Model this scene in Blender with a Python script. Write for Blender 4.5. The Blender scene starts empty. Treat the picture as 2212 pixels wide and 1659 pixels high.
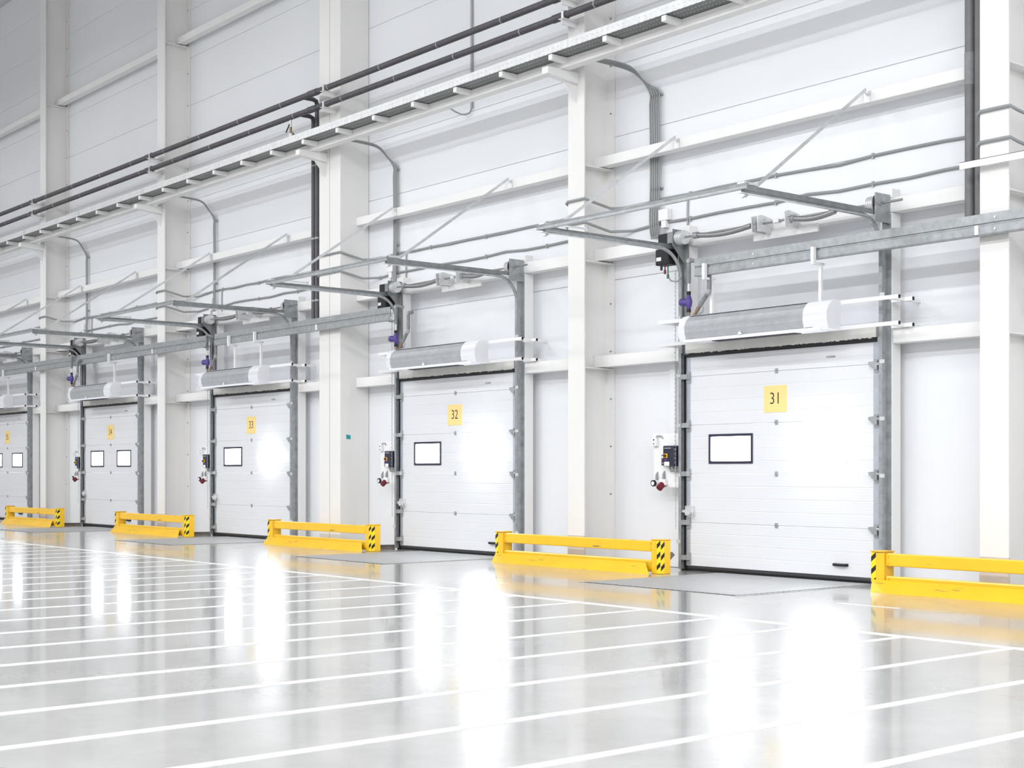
import bpy, math, random
from mathutils import Vector, Matrix
random.seed(7)
C = bpy.context.scene.collection
S = bpy.context.scene
PI = math.pi

# ------------------------------------------------------------------ camera, world, lights, exposure
CAM_D, CAM_H = 12.592, 1.2
cd = bpy.data.cameras.new('camera')
cam = bpy.data.objects.new('camera', cd); C.objects.link(cam)
cam.location = (0, -CAM_D, CAM_H)
cam.rotation_euler = (PI / 2, 0, math.atan2(0.772046, 0.635567))
cd.sensor_width = 36.0
cd.lens = 3077.9 / 2212 * 36
cd.shift_y = (1017.3 - 829.5) / 2212
cd.clip_end = 200
S.camera = cam
S.view_settings.view_transform = 'Standard'
S.view_settings.look = 'None'
S.view_settings.gamma = 1
S.view_settings.use_curve_mapping = False
S.view_settings.exposure = 0.58
w = bpy.data.worlds.new('world'); S.world = w; w.use_nodes = True
w.node_tree.nodes['Background'].inputs[0].default_value = (0.9, 0.95, 1, 1)
w.node_tree.nodes['Background'].inputs[1].default_value = 0.6

def area_light(name, loc, sx, sy, power, col=(0.975, 0.985, 1.0)):
    d = bpy.data.lights.new(name, 'AREA'); d.shape = 'RECTANGLE'
    d.size, d.size_y, d.energy, d.color = sx, sy, power, col
    o = bpy.data.objects.new(name, d); C.objects.link(o); o.location = loc
    return o
for i, (y, p) in enumerate(((-6.5, 100), (-13.5, 620), (-21.0, 960))):
    for j, x in enumerate((-33, -19, -5, 9)):
        area_light('hall_light', (x, y, 10.6), 8.0, 0.8, p * (1.0, 0.95, 1.1, 1.65)[j])

# ------------------------------------------------------------------ materials
def mat(name, col, rough=0.5, metal=0.0, var=0.0, scale=3.0, bump=0.0, bscale=60.0, emit=None, estr=0.0, stretch=None, dirt=None, coat=0.0):
    m = bpy.data.materials.new(name); m.use_nodes = True
    nt = m.node_tree; N = nt.nodes; L = nt.links
    b = N['Principled BSDF']
    b.inputs['Base Color'].default_value = (*col, 1)
    b.inputs['Roughness'].default_value = rough
    b.inputs['Metallic'].default_value = metal
    if coat: b.inputs['Coat Weight'].default_value = coat; b.inputs['Coat Roughness'].default_value = 0.08
    if emit:
        b.inputs['Emission Color'].default_value = (*emit, 1); b.inputs['Emission Strength'].default_value = estr
    if var or bump or dirt:
        tc = N.new('ShaderNodeTexCoord'); mp = N.new('ShaderNodeMapping')
        L.new(tc.outputs['Object'], mp.inputs[0])
        if stretch: mp.inputs['Scale'].default_value = stretch
    if var:
        n = N.new('ShaderNodeTexNoise'); n.inputs['Scale'].default_value = scale; n.inputs['Detail'].default_value = 5
        L.new(mp.outputs[0], n.inputs[0])
        r = N.new('ShaderNodeMapRange'); L.new(n.outputs[0], r.inputs[0])
        r.inputs[1].default_value = 0.3; r.inputs[2].default_value = 0.7
        r.inputs[3].default_value = 1 - var; r.inputs[4].default_value = 1.0 + var * 0.3
        mx = N.new('ShaderNodeVectorMath'); mx.operation = 'SCALE'; mx.inputs[0].default_value = col
        L.new(r.outputs[0], mx.inputs['Scale']); out = mx.outputs[0]
        if dirt:
            n2 = N.new('ShaderNodeTexNoise'); n2.inputs['Scale'].default_value = dirt[1]; n2.inputs['Detail'].default_value = 8
            mp2 = N.new('ShaderNodeMapping'); mp2.inputs['Scale'].default_value = dirt[3]
            L.new(tc.outputs['Object'], mp2.inputs[0]); L.new(mp2.outputs[0], n2.inputs[0])
            r2 = N.new('ShaderNodeMapRange'); L.new(n2.outputs[0], r2.inputs[0])
            r2.inputs[1].default_value = dirt[2]; r2.inputs[2].default_value = dirt[2] + 0.08
            m2 = N.new('ShaderNodeMix'); m2.data_type = 'RGBA'
            L.new(r2.outputs[0], m2.inputs[0]); L.new(out, m2.inputs[6]); m2.inputs[7].default_value = (*dirt[0], 1)
            out = m2.outputs[2]
        L.new(out, b.inputs['Base Color'])
    if bump:
        n = N.new('ShaderNodeTexNoise'); n.inputs['Scale'].default_value = bscale; n.inputs['Detail'].default_value = 3
        L.new(mp.outputs[0], n.inputs[0])
        bp = N.new('ShaderNodeBump'); bp.inputs['Strength'].default_value = bump; bp.inputs['Distance'].default_value = 0.01
        L.new(n.outputs[0], bp.inputs['Height']); L.new(bp.outputs[0], b.inputs['Normal'])
    return m

def ribbed(name, col, rough, period, depth):
    m = mat(name, col, rough, var=0.03, scale=0.5)
    nt = m.node_tree; N = nt.nodes; L = nt.links
    tc = N.new('ShaderNodeTexCoord'); wv = N.new('ShaderNodeTexWave'); wv.bands_direction = 'Z'
    wv.inputs['Scale'].default_value = 0.314 / period
    L.new(tc.outputs['Object'], wv.inputs[0])
    bp = N.new('ShaderNodeBump'); bp.inputs['Strength'].default_value = 0.25; bp.inputs['Distance'].default_value = depth
    L.new(wv.outputs[1], bp.inputs['Height']); L.new(bp.outputs[0], N['Principled BSDF'].inputs['Normal'])
    return m

M = {}
M['clad'] = ribbed('wall_cladding_white', (0.83, 0.845, 0.88), 0.42, 0.05, 0.0004)
M['steel'] = mat('white_painted_steel', (0.835, 0.825, 0.81), 0.5, var=0.05, scale=1.2, stretch=(1, 1, 0.35))
M['steel2'] = mat('white_painted_tube', (0.85, 0.845, 0.84), 0.45, var=0.03, scale=2)
M['door'] = ribbed('door_panel_white', (0.74, 0.75, 0.78), 0.4, 0.03, 0.001)
M['stile'] = mat('door_stile_grey', (0.52, 0.56, 0.62), 0.35, 0.5, var=0.1, scale=8)
M['galv'] = mat('galvanised_steel', (0.40, 0.42, 0.435), 0.4, 0.5, var=0.22, scale=14, bump=0.04)
M['galvlight'] = mat('galvanised_steel_bright', (0.70, 0.71, 0.72), 0.35, 0.45, var=0.15, scale=14)
M['galvdark'] = mat('galvanised_steel_weathered_and_shade', (0.28, 0.295, 0.30), 0.45, 0.5, var=0.25, scale=10)
M['spring'] = mat('spring_steel', (0.33, 0.33, 0.34), 0.35, 0.7, var=0.2, scale=60)
M['black'] = mat('black_rubber_and_shade', (0.012, 0.012, 0.014), 0.5)
M['blackbox'] = mat('black_plastic', (0.008, 0.008, 0.010), 0.6)
M['pipe'] = mat('dark_pipe_lagging', (0.095, 0.088, 0.098), 0.5, var=0.2, scale=9)
M['riser'] = mat('riser_pipe_lagging', (0.17, 0.17, 0.175), 0.45, var=0.15, scale=9)
M['pipe2'] = mat('grey_pipe_lagging', (0.25, 0.255, 0.265), 0.6, var=0.2, scale=14)
M['cable'] = mat('grey_cable', (0.30, 0.31, 0.315), 0.5, var=0.1)
M['cablel'] = mat('pale_grey_cable', (0.40, 0.40, 0.41), 0.5)
M['yellow'] = mat('yellow_safety_paint', (0.92, 0.55, 0.017), 0.38, var=0.07, scale=2.5, dirt=((0.16, 0.12, 0.08), 9, 0.64, (0.35, 1, 5)), coat=0.2)
M['tape'] = mat('yellow_tape', (0.92, 0.72, 0.02), 0.35)
M['tapeblk'] = mat('black_tape', (0.012, 0.011, 0.010), 0.4)
M['sign'] = mat('sign_yellow', (0.93, 0.69, 0.27), 0.45)
M['ink'] = mat('black_ink', (0.015, 0.015, 0.015), 0.5)
M['white'] = mat('white_plastic', (0.86, 0.86, 0.87), 0.35)
M['casing'] = mat('white_enamel', (0.84, 0.85, 0.90), 0.3)
M['foam'] = mat('dirty_white_board', (0.72, 0.71, 0.68), 0.7, var=0.16, scale=3, bump=0.2, bscale=40)
M['navy'] = mat('navy_plastic', (0.018, 0.018, 0.045), 0.35)
M['purple'] = mat('purple_pump_paint', (0.085, 0.055, 0.26), 0.4)
M['red'] = mat('red_plastic', (0.17, 0.010, 0.025), 0.4)
M['green'] = mat('green_plug', (0.02, 0.12, 0.07), 0.5)
M['brass'] = mat('brass_fitting', (0.28, 0.20, 0.14), 0.45, 0.5)
M['dirtwood'] = mat('dusty_brown_block', (0.26, 0.22, 0.20), 0.8, var=0.3, scale=12)
M['teal'] = mat('teal_sticker', (0.02, 0.33, 0.38), 0.5)
M['paint'] = mat('white_floor_paint', (0.86, 0.86, 0.86), 0.25, var=0.05, scale=3, dirt=((0.6, 0.59, 0.57), 2.2, 0.62, (2, 0.6, 1)))
M['frame'] = mat('dark_window_frame', (0.02, 0.022, 0.05), 0.4)
M['framel'] = mat('glare_pale_frame', (0.85, 0.85, 0.87), 0.4)  # window glare put into the frame colour
M['pane'] = mat('daylit_pane', (0.9, 0.9, 0.9), 0.2, emit=(0.95, 0.97, 1), estr=12)
M['panebright'] = mat('sunlit_bloom_pane', (0.9, 0.9, 0.9), 0.2, emit=(0.95, 0.97, 1), estr=46)  # emission set high for the added glow round the window
M['panemid'] = mat('sunlit_bloom_pane_dimmer', (0.9, 0.9, 0.9), 0.2, emit=(0.95, 0.97, 1), estr=32)
M['ceil'] = mat('ceiling_deck', (0.62, 0.62, 0.63), 0.6)
M['hallwall'] = mat('hall_wall_paint', (0.80, 0.80, 0.80), 0.6)
M['gap'] = mat('dark_gap', (0.03, 0.03, 0.035), 0.8)
M['concrete'] = mat('beige_bounce_and_concrete', (0.66, 0.58, 0.53), 0.7, var=0.1)

def perf(name, base, hole, sx, sz, metal, axes):
    m = mat(name, base, 0.4, metal, var=0.12, scale=10)
    nt = m.node_tree; N = nt.nodes; L = nt.links; b = N['Principled BSDF']
    src = b.inputs['Base Color'].links[0].from_socket
    tc = N.new('ShaderNodeTexCoord'); sp = N.new('ShaderNodeSeparateXYZ'); L.new(tc.outputs['Object'], sp.inputs[0])
    def tri(sock, per, duty):
        a = N.new('ShaderNodeMath'); a.operation = 'DIVIDE'; L.new(sock, a.inputs[0]); a.inputs[1].default_value = per
        f = N.new('ShaderNodeMath'); f.operation = 'FRACT'; L.new(a.outputs[0], f.inputs[0])
        g = N.new('ShaderNodeMath'); g.operation = 'LESS_THAN'; L.new(f.outputs[0], g.inputs[0]); g.inputs[1].default_value = duty
        return g.outputs[0]
    p = N.new('ShaderNodeMath'); p.operation = 'MULTIPLY'
    L.new(tri(sp.outputs[axes[0]], *sx), p.inputs[0]); L.new(tri(sp.outputs[axes[1]], *sz), p.inputs[1])
    mx = N.new('ShaderNodeMix'); mx.data_type = 'RGBA'
    L.new(p.outputs[0], mx.inputs[0]); L.new(src, mx.inputs[6]); mx.inputs[7].default_value = (*hole, 1)
    L.new(mx.outputs[2], b.inputs['Base Color'])
    return m
M['trayside'] = perf('tray_side_perforated', (0.74, 0.75, 0.76), (0.5, 0.5, 0.5), (0.09, 0.3), (0.055, 0.2), 0.2, (0, 2))
M['traybot'] = perf('tray_bottom_shaded_lit_slots', (0.17, 0.185, 0.18), (0.75, 0.78, 0.78), (0.055, 0.45), (0.10, 0.10), 0.5, (0, 1))  # underside shade and light through the slots painted into the colours
M['grille'] = perf('perforated_grille', (0.53, 0.545, 0.57), (0.2, 0.21, 0.23), (0.016, 0.5), (0.014, 0.5), 0.1, (0, 2))

def tread():
    m = mat('tread_plate', (0.30, 0.305, 0.31), 0.5, 0.35, var=0.15, scale=3)
    nt = m.node_tree; N = nt.nodes; L = nt.links; b = N['Principled BSDF']
    tc = N.new('ShaderNodeTexCoord'); mp = N.new('ShaderNodeMapping'); mp.inputs['Rotation'].default_value = (0, 0, 0.9)
    L.new(tc.outputs['Object'], mp.inputs[0])
    wv = N.new('ShaderNodeTexWave'); wv.inputs['Scale'].default_value = 5.0; wv.inputs['Distortion'].default_value = 0.6
    L.new(mp.outputs[0], wv.inputs[0])
    src = b.inputs['Base Color'].links[0].from_socket; mx = N.new('ShaderNodeMix'); mx.data_type = 'RGBA'
    L.new(wv.outputs[1], mx.inputs[0]); L.new(src, mx.inputs[6]); mx.inputs[7].default_value = (0.46, 0.465, 0.47, 1); L.new(mx.outputs[2], b.inputs['Base Color'])
    bp = N.new('ShaderNodeBump'); bp.inputs['Strength'].default_value = 0.7; bp.inputs['Distance'].default_value = 0.006
    L.new(wv.outputs[1], bp.inputs['Height']); L.new(bp.outputs[0], b.inputs['Normal'])
    return m
M['tread'] = tread()

def floor_mat():
    m = bpy.data.materials.new('polished_concrete'); m.use_nodes = True
    nt = m.node_tree; N = nt.nodes; L = nt.links; b = N['Principled BSDF']
    tc = N.new('ShaderNodeTexCoord')
    n = N.new('ShaderNodeTexNoise'); n.inputs['Scale'].default_value = 0.9; n.inputs['Detail'].default_value = 8; n.inputs['Roughness'].default_value = 0.65
    L.new(tc.outputs['Object'], n.inputs[0])
    cr = N.new('ShaderNodeValToRGB'); L.new(n.outputs[0], cr.inputs[0])
    cr.color_ramp.elements[0].position = 0.3; cr.color_ramp.elements[0].color = (0.31, 0.31, 0.30, 1)
    cr.color_ramp.elements[1].position = 0.7; cr.color_ramp.elements[1].color = (0.43, 0.43, 0.415, 1)
    L.new(cr.outputs[0], b.inputs['Base Color'])
    n2 = N.new('ShaderNodeTexNoise'); n2.inputs['Scale'].default_value = 1.1; n2.inputs['Detail'].default_value = 2
    L.new(tc.outputs['Object'], n2.inputs[0])
    r = N.new('ShaderNodeMapRange'); L.new(n2.outputs[0], r.inputs[0])
    r.inputs[1].default_value = 0.3; r.inputs[2].default_value = 0.7; r.inputs[3].default_value = 0.23; r.inputs[4].default_value = 0.29
    L.new(r.outputs[0], b.inputs['Roughness'])
    b.inputs['Coat Weight'].default_value = 0.6; b.inputs['Coat Roughness'].default_value = 0.07
    mp = N.new('ShaderNodeMapping'); mp.inputs['Scale'].default_value = (1, 1, 1); L.new(tc.outputs['Object'], mp.inputs[0])
    n3 = N.new('ShaderNodeTexNoise'); n3.inputs['Scale'].default_value = 2.5; n3.inputs['Detail'].default_value = 2
    L.new(mp.outputs[0], n3.inputs[0])
    bp = N.new('ShaderNodeBump'); bp.inputs['Strength'].default_value = 0.003; bp.inputs['Distance'].default_value = 0.01
    L.new(n3.outputs[0], bp.inputs['Height']); L.new(bp.outputs[0], b.inputs['Normal'])
    return m
M['floor'] = floor_mat()

# ------------------------------------------------------------------ mesh helpers (world coordinates in, parent's place subtracted)
def wloc(o):
    v = Vector((0, 0, 0))
    while o: v += o.location; o = o.parent
    return v
class MB:
    def __init__(s): s.v, s.f, s.sm = [], [], []
    def add(s, vs, fs, sm=False):
        k = len(s.v); s.v += [tuple(v) for v in vs]
        s.f += [tuple(i + k for i in f) for f in fs]; s.sm += [sm] * len(fs); return s
    def box(s, x0, x1, y0, y1, z0, z1):
        if x0 > x1: x0, x1 = x1, x0
        if y0 > y1: y0, y1 = y1, y0
        if z0 > z1: z0, z1 = z1, z0
        return s.add([(x0, y0, z0), (x1, y0, z0), (x1, y1, z0), (x0, y1, z0), (x0, y0, z1), (x1, y0, z1), (x1, y1, z1), (x0, y1, z1)],
                     [(0, 3, 2, 1), (4, 5, 6, 7), (0, 1, 5, 4), (1, 2, 6, 5), (2, 3, 7, 6), (3, 0, 4, 7)])
    def bar(s, p0, p1, w, h, up=(0, 0, 1)):          # box beam from p0 to p1, w sideways, h along up
        p0, p1 = Vector(p0), Vector(p1); d = (p1 - p0).normalized(); up = Vector(up)
        sd = d.cross(up).normalized(); u = sd.cross(d).normalized()
        vs = []
        for p in (p0, p1):
            for a, b in ((-1, -1), (1, -1), (1, 1), (-1, 1)): vs.append(p + sd * a * w / 2 + u * b * h / 2)
        return s.add(vs, [(0, 1, 2, 3), (7, 6, 5, 4), (0, 4, 5, 1), (1, 5, 6, 2), (2, 6, 7, 3), (3, 7, 4, 0)])
    def prism(s, poly, axis, a, b):                    # polygon in the two other axes, extruded along axis
        n = len(poly); vs = []
        for t in (a, b):
            for p, q in poly:
                vs.append((t, p, q) if axis == 'x' else (p, t, q) if axis == 'y' else (p, q, t))
        fs = [tuple(range(n))[::-1], tuple(range(n, 2 * n))] + [(i, (i + 1) % n, n + (i + 1) % n, n + i) for i in range(n)]
        return s.add(vs, fs)
    def tube(s, pts, r, seg=8, cap=True, rads=None):
        pts = [Vector(p) for p in pts]; n = len(pts); k = len(s.v); vs = []
        ref = None
        for i, p in enumerate(pts):
            d = ((pts[min(i + 1, n - 1)] - p).normalized() + (p - pts[max(i - 1, 0)]).normalized())
            if d.length < 1e-6: d = pts[min(i + 1, n - 1)] - pts[max(i - 1, 0)]
            d.normalize()
            if ref is None: ref = Vector((0, 0, 1)) if abs(d.z) < 0.9 else Vector((1, 0, 0))
            a = d.cross(ref).normalized(); b = a.cross(d).normalized(); ref = b
            rr = rads[i] if rads else r
            for j in range(seg):
                t = 2 * PI * j / seg; vs.append(p + a * math.cos(t) * rr + b * math.sin(t) * rr)
        fs = [(i * seg + j, i * seg + (j + 1) % seg, (i + 1) * seg + (j + 1) % seg, (i + 1) * seg + j) for i in range(n - 1) for j in range(seg)]
        s.add(vs, fs, True)
        if cap: s.add(vs[:seg], [tuple(range(seg))]); s.add(vs[-seg:], [tuple(range(seg))[::-1]])
        return s
    def cyl(s, p0, p1, r, seg=16): return s.tube([p0, p1], r, seg)
    def ribbon(s, pts, x0, x1, t):                     # strip swept in the yz plane, t thick, from x0 to x1
        P = [Vector((0, a, b)) for a, b in pts]; n = len(P); up, dn = [], []
        for i, p in enumerate(P):
            d = (P[min(i + 1, n - 1)] - P[max(i - 1, 0)]).normalized(); nn = Vector((0, -d.z, d.y))
            up.append(p + nn * t / 2); dn.append(p - nn * t / 2)
        vs = []
        for i in range(n):
            for q in (up[i], dn[i]): vs += [(x0, q.y, q.z), (x1, q.y, q.z)]
        fs = []
        for i in range(n - 1):
            a, b = 4 * i, 4 * i + 4
            fs += [(a, a + 1, b + 1, b), (a + 3, a + 2, b + 2, b + 3), (a + 1, a + 3, b + 3, b + 1), (a + 2, a, b, b + 2)]
        fs += [(0, 2, 3, 1), (4 * n - 4, 4 * n - 3, 4 * n - 1, 4 * n - 2)]
        return s.add(vs, fs)
    def build(s, name, m, parent=None, bevel=0.0, loc=None):
        o0 = wloc(parent) if parent else Vector(loc or (0, 0, 0))
        me = bpy.data.meshes.new(name)
        me.from_pydata([tuple(Vector(v) - o0) for v in s.v], [], s.f)
        me.polygons.foreach_set('use_smooth', s.sm); me.materials.append(m)
        me.validate(); me.update()
        import bmesh
        bm = bmesh.new(); bm.from_mesh(me); bmesh.ops.recalc_face_normals(bm, faces=bm.faces); bm.to_mesh(me); bm.free()
        o = bpy.data.objects.new(name, me); C.objects.link(o)
        if parent: o.parent = parent
        else: o.location = o0
        if bevel:
            b = o.modifiers.new('bevel', 'BEVEL'); b.width = bevel; b.segments = 2; b.limit_method = 'ANGLE'
        return o
def tag(o, label=None, cat=None, group=None, kind=None):
    if label: o['label'] = label
    if cat: o['category'] = cat
    if group: o['group'] = group
    if kind: o['kind'] = kind
    return o
def thing(name, loc, label, cat, group=None, kind=None):
    o = bpy.data.objects.new(name, None); C.objects.link(o); o.location = loc; o.empty_display_size = 0.1
    return tag(o, label, cat, group, kind)
def kids(o): return [c for c in ALLKIDS.get(o.name, [])]
def copy_tree(o, dx, label=None, parent=None):
    c = o.copy(); C.objects.link(c)
    if parent: c.parent = parent
    else: c.location = o.location + Vector((dx, 0, 0))
    if label: c['label'] = label
    for ch in o.children: copy_tree(ch, 0, None, c)
    return c
def rib_x(x0, x1, poly): return MB().prism(poly, 'x', x0, x1)

BAY = 6.0
X0 = -11.92                     # door 31, left edge of its leaf (a little off)
def X(dx): return X0 + dx
DOORS = [31, 32, 33, 34, 35]
DN = ['nearest door 31', 'second door 32', 'middle door 33', 'fourth door 34', 'farthest door 35']
COLX = [-7.635 - BAY * k for k in range(5)]

# ------------------------------------------------------------------ setting: floor, walls, ceiling
XL, XR, YB, ZT = -46.0, 14.0, -34.0, 12.85
fl = MB().box(XL - 1, XR + 1, YB - 1, 1.0, -0.25, 0).build('floor', M['floor']); tag(fl, 'polished light grey concrete floor', kind='structure')
wb = MB().box(XL, XR, 0.335, 0.42, 0, ZT).build('wall_back', M['clad'])
tag(wb, 'tall white panel wall with the loading doors', kind='structure')
tag(MB().box(XL - 0.2, XL, YB, 0.42, 0, ZT).build('wall_left', M['hallwall']), 'far end wall', kind='structure')
tag(MB().box(XR, XR + 0.2, YB, 0.42, 0, ZT).build('wall_right', M['hallwall']), 'near end wall', kind='structure')
tag(MB().box(XL - 0.2, XR + 0.2, YB - 0.2, YB, 0, ZT).build('wall_front', M['hallwall']), 'wall behind the camera', kind='structure')
tag(MB().box(XL - 0.2, XR + 0.2, YB - 0.2, 0.42, ZT, ZT + 0.2).build('ceiling', M['ceil']), 'grey ceiling deck', kind='structure')

def cladding(x0, x1, z0, z1):
    g, c = 0.004, 0.006
    x0 += g / 2; x1 -= g / 2; z0 += g / 2; z1 -= g / 2
    poly = [(0.335, z0), (0.335, z1), (0.25 + c, z1), (0.25, z1 - c), (0.25, z0 + c), (0.25 + c, z0)]
    rib_x(x0, x1, poly).build('panel', M['clad'], wb)
JZ = [3.69 + 0.93 * i for i in range(10)] + [ZT]
for k in range(-1, 6):                            # bay k: from column k+? on its left to the next on its right
    xl, xr = -7.635 - BAY * (k + 1), -7.635 - BAY * k
    if k == 5: xl = XL + 0.01
    for i in range(len(JZ) - 1): cladding(xl, xr, JZ[i], JZ[i + 1])
    if 0 <= k <= 4:
        a, b = X(-BAY * k) - 0.005, X(2.755 - BAY * k)
        cladding(xl, a, 0, 3.69); cladding(b, xr, 0, 3.69); cladding(a, b, 2.68, 3.69)
        for q0, q1, z0, z1 in ((a - 0.02, a, 0, 2.72), (b, b + 0.02, 0, 2.72), (a, b, 2.665, 2.678)):
            MB().box(q0, q1, 0.152, 0.334, z0, z1).build('light_stop_reveal', M['clad'], wb)  # added to stop pane light leaking behind the posts
        MB().box(a + 0.001, b - 0.001, 0.001, 0.249, 2.725, 2.738).build('light_stop_soffit', M['clad'], wb)  # added to stop pane light leaking out above the lintel
    else: cladding(xl, xr, 0, 3.69)
cladding(-1.635, XR - 0.01, 0, 3.69)
for i in range(len(JZ) - 1): cladding(-1.635, XR - 0.01, JZ[i], JZ[i + 1])

# painted floor marking: one long line and the cross lines
LY = -3.845
def painted(x0, x1, y0, y1): MB().box(x0, x1, y0, y1, 0.0, 0.0025).build('painted_line', M['paint'], fl)
painted(XL + 2, 2.0, LY - 0.045, LY + 0.045)
for k in range(-9, 30):
    x = -5.285 - 0.874 * k
    painted(x - 0.036, x + 0.036, -13.2, LY - 0.045)
painted(-8.10, -7.45, -2.10, -2.06)  # short white streak, drawn like the lines

# ------------------------------------------------------------------ steel frame
CN = ['right-hand column', 'second column', 'wide boxed column', 'fourth column', 'farthest column']
def colname(i):
    return ['at the right edge, right of door 31', 'between the nearest and second doors', None, 'between the middle and fourth doors', 'between the fourth and farthest doors'][i]
for i, cx in enumerate(COLX):
    if i == 2:
        r = thing('steel_column', (cx, 0, 0), 'wide boxed white column standing between doors 32 and 33', 'column', 'columns along the door wall')
        MB().box(-19.855, -19.23, -0.30, 0.245, 0, ZT).build('shaft', M['steel'], r, 0.006)
        MB().box(-19.545, -19.541, -0.3015, -0.29, 0, ZT).build('seam', M['gap'], r)
        MB().box(-19.88, -19.21, -0.30, 0.20, 0, 0.02).build('base_plate', M['steel'], r)
        s = thing('sticker', (-19.23, -0.15, 1.74), 'small teal sticker on the side of the wide boxed column', 'sticker')
        MB().prism([(-0.185, 1.71), (-0.108, 1.705), (-0.105, 1.77), (-0.19, 1.782)], 'x', -19.2295, -19.227).build('label_sheet', M['teal'], s)
        continue
    r = thing('steel_column', (cx, 0, 0), 'white steel I-section column ' + colname(i), 'column', 'columns along the door wall')
    MB().box(cx - .155, cx + .155, -0.30, -0.278, 0, ZT).build('front_flange', M['steel'], r, 0.003)
    MB().box(cx - .008, cx + .008, -0.278, 0.224, 0, ZT).build('web', M['steel'], r)
    MB().box(cx - .155, cx + .155, 0.224, 0.246, 0, ZT).build('rear_flange', M['steel'], r)
    for z in (2.53, 3.9, 5.12, 9.48):
        MB().box(cx + .008, cx + .15, -0.277, 0.223, z - 0.012, z).build('stiffener', M['steel'], r)
    b = MB()
    for q in range(18):
        z = 0.9 + q * 0.62
        b.cyl((cx + .10, 0.224, z), (cx + .10, 0.212, z), 0.011, 6)
    tag(b.build('bolt_row', M['galvdark'], r), kind='stuff')
    tag(MB().box(cx - .157, cx + .157, -0.304, -0.2765, 0, 0.37).build('bounce_tint_band', M['concrete'], r), 'beige bounce-light tint at the foot of the column')  # yellow bounce light put into the beige of the flange foot

for k in range(5):
    o = -BAY * k
    cl, cr = COLX[k] - BAY, COLX[k]
    cl_i, cr_i = cl + .009, cr - .009
    if k + 1 == 2: cl_i = -19.229
    if k == 2: cr_i = -19.856
    d = DOORS[k]
    for (nm, z0, z1, lab, grp) in (('header_rail', 3.92, 4.07, 'white square steel header rail over the %s, behind the spring shaft', 'header rails'),
                              ('wall_girt', 5.13, 5.26, 'white steel girt high over the %s, holding the two track braces', 'lower girts'),
                              ('wall_girt', 9.50, 9.63, 'white steel girt near the top of the wall above the %s', 'upper girts')):
        tag(MB().box(cl_i, cr_i, 0.0, 0.15, z0, z1).build(nm, M['steel2'], None, 0.006, loc=((cl + cr) / 2, 0, z0)), lab % DN[k], 'beam', grp)
    for (side, a, b) in (('left', -0.165, -0.005), ('right', 2.755, 2.905)):
        p = MB().box(X(a) + o, X(b) + o, 0.0, 0.15, 0, 3.918)
        p.box(X(a) + o, X(b) + o, 0.0, 0.15, 4.072, 4.17)
        tag(p.build('door_post', M['steel2'], None, 0.006, loc=(X(a) + o, 0, 0)), 'white square steel post on the %s side of the %s' % (side, DN[k]), 'post', 'door posts')
    lr = MB().box(cl_i, X(-0.17) + o, 0, 0.15, 2.54, 2.69).build('wall_rail', M['steel2'], None, 0.006, loc=(cl, 0, 2.54))
    tag(lr, 'short white wall rail left of the %s, at lintel height' % DN[k], 'beam', 'rails beside the doors')
    lr = MB().box(X(2.91) + o, cr_i, 0, 0.15, 2.54, 2.69).build('wall_rail', M['steel2'], None, 0.006, loc=(cr, 0, 2.54))
    tag(lr, 'short white wall rail right of the %s, at lintel height' % DN[k], 'beam', 'rails beside the doors')

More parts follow.
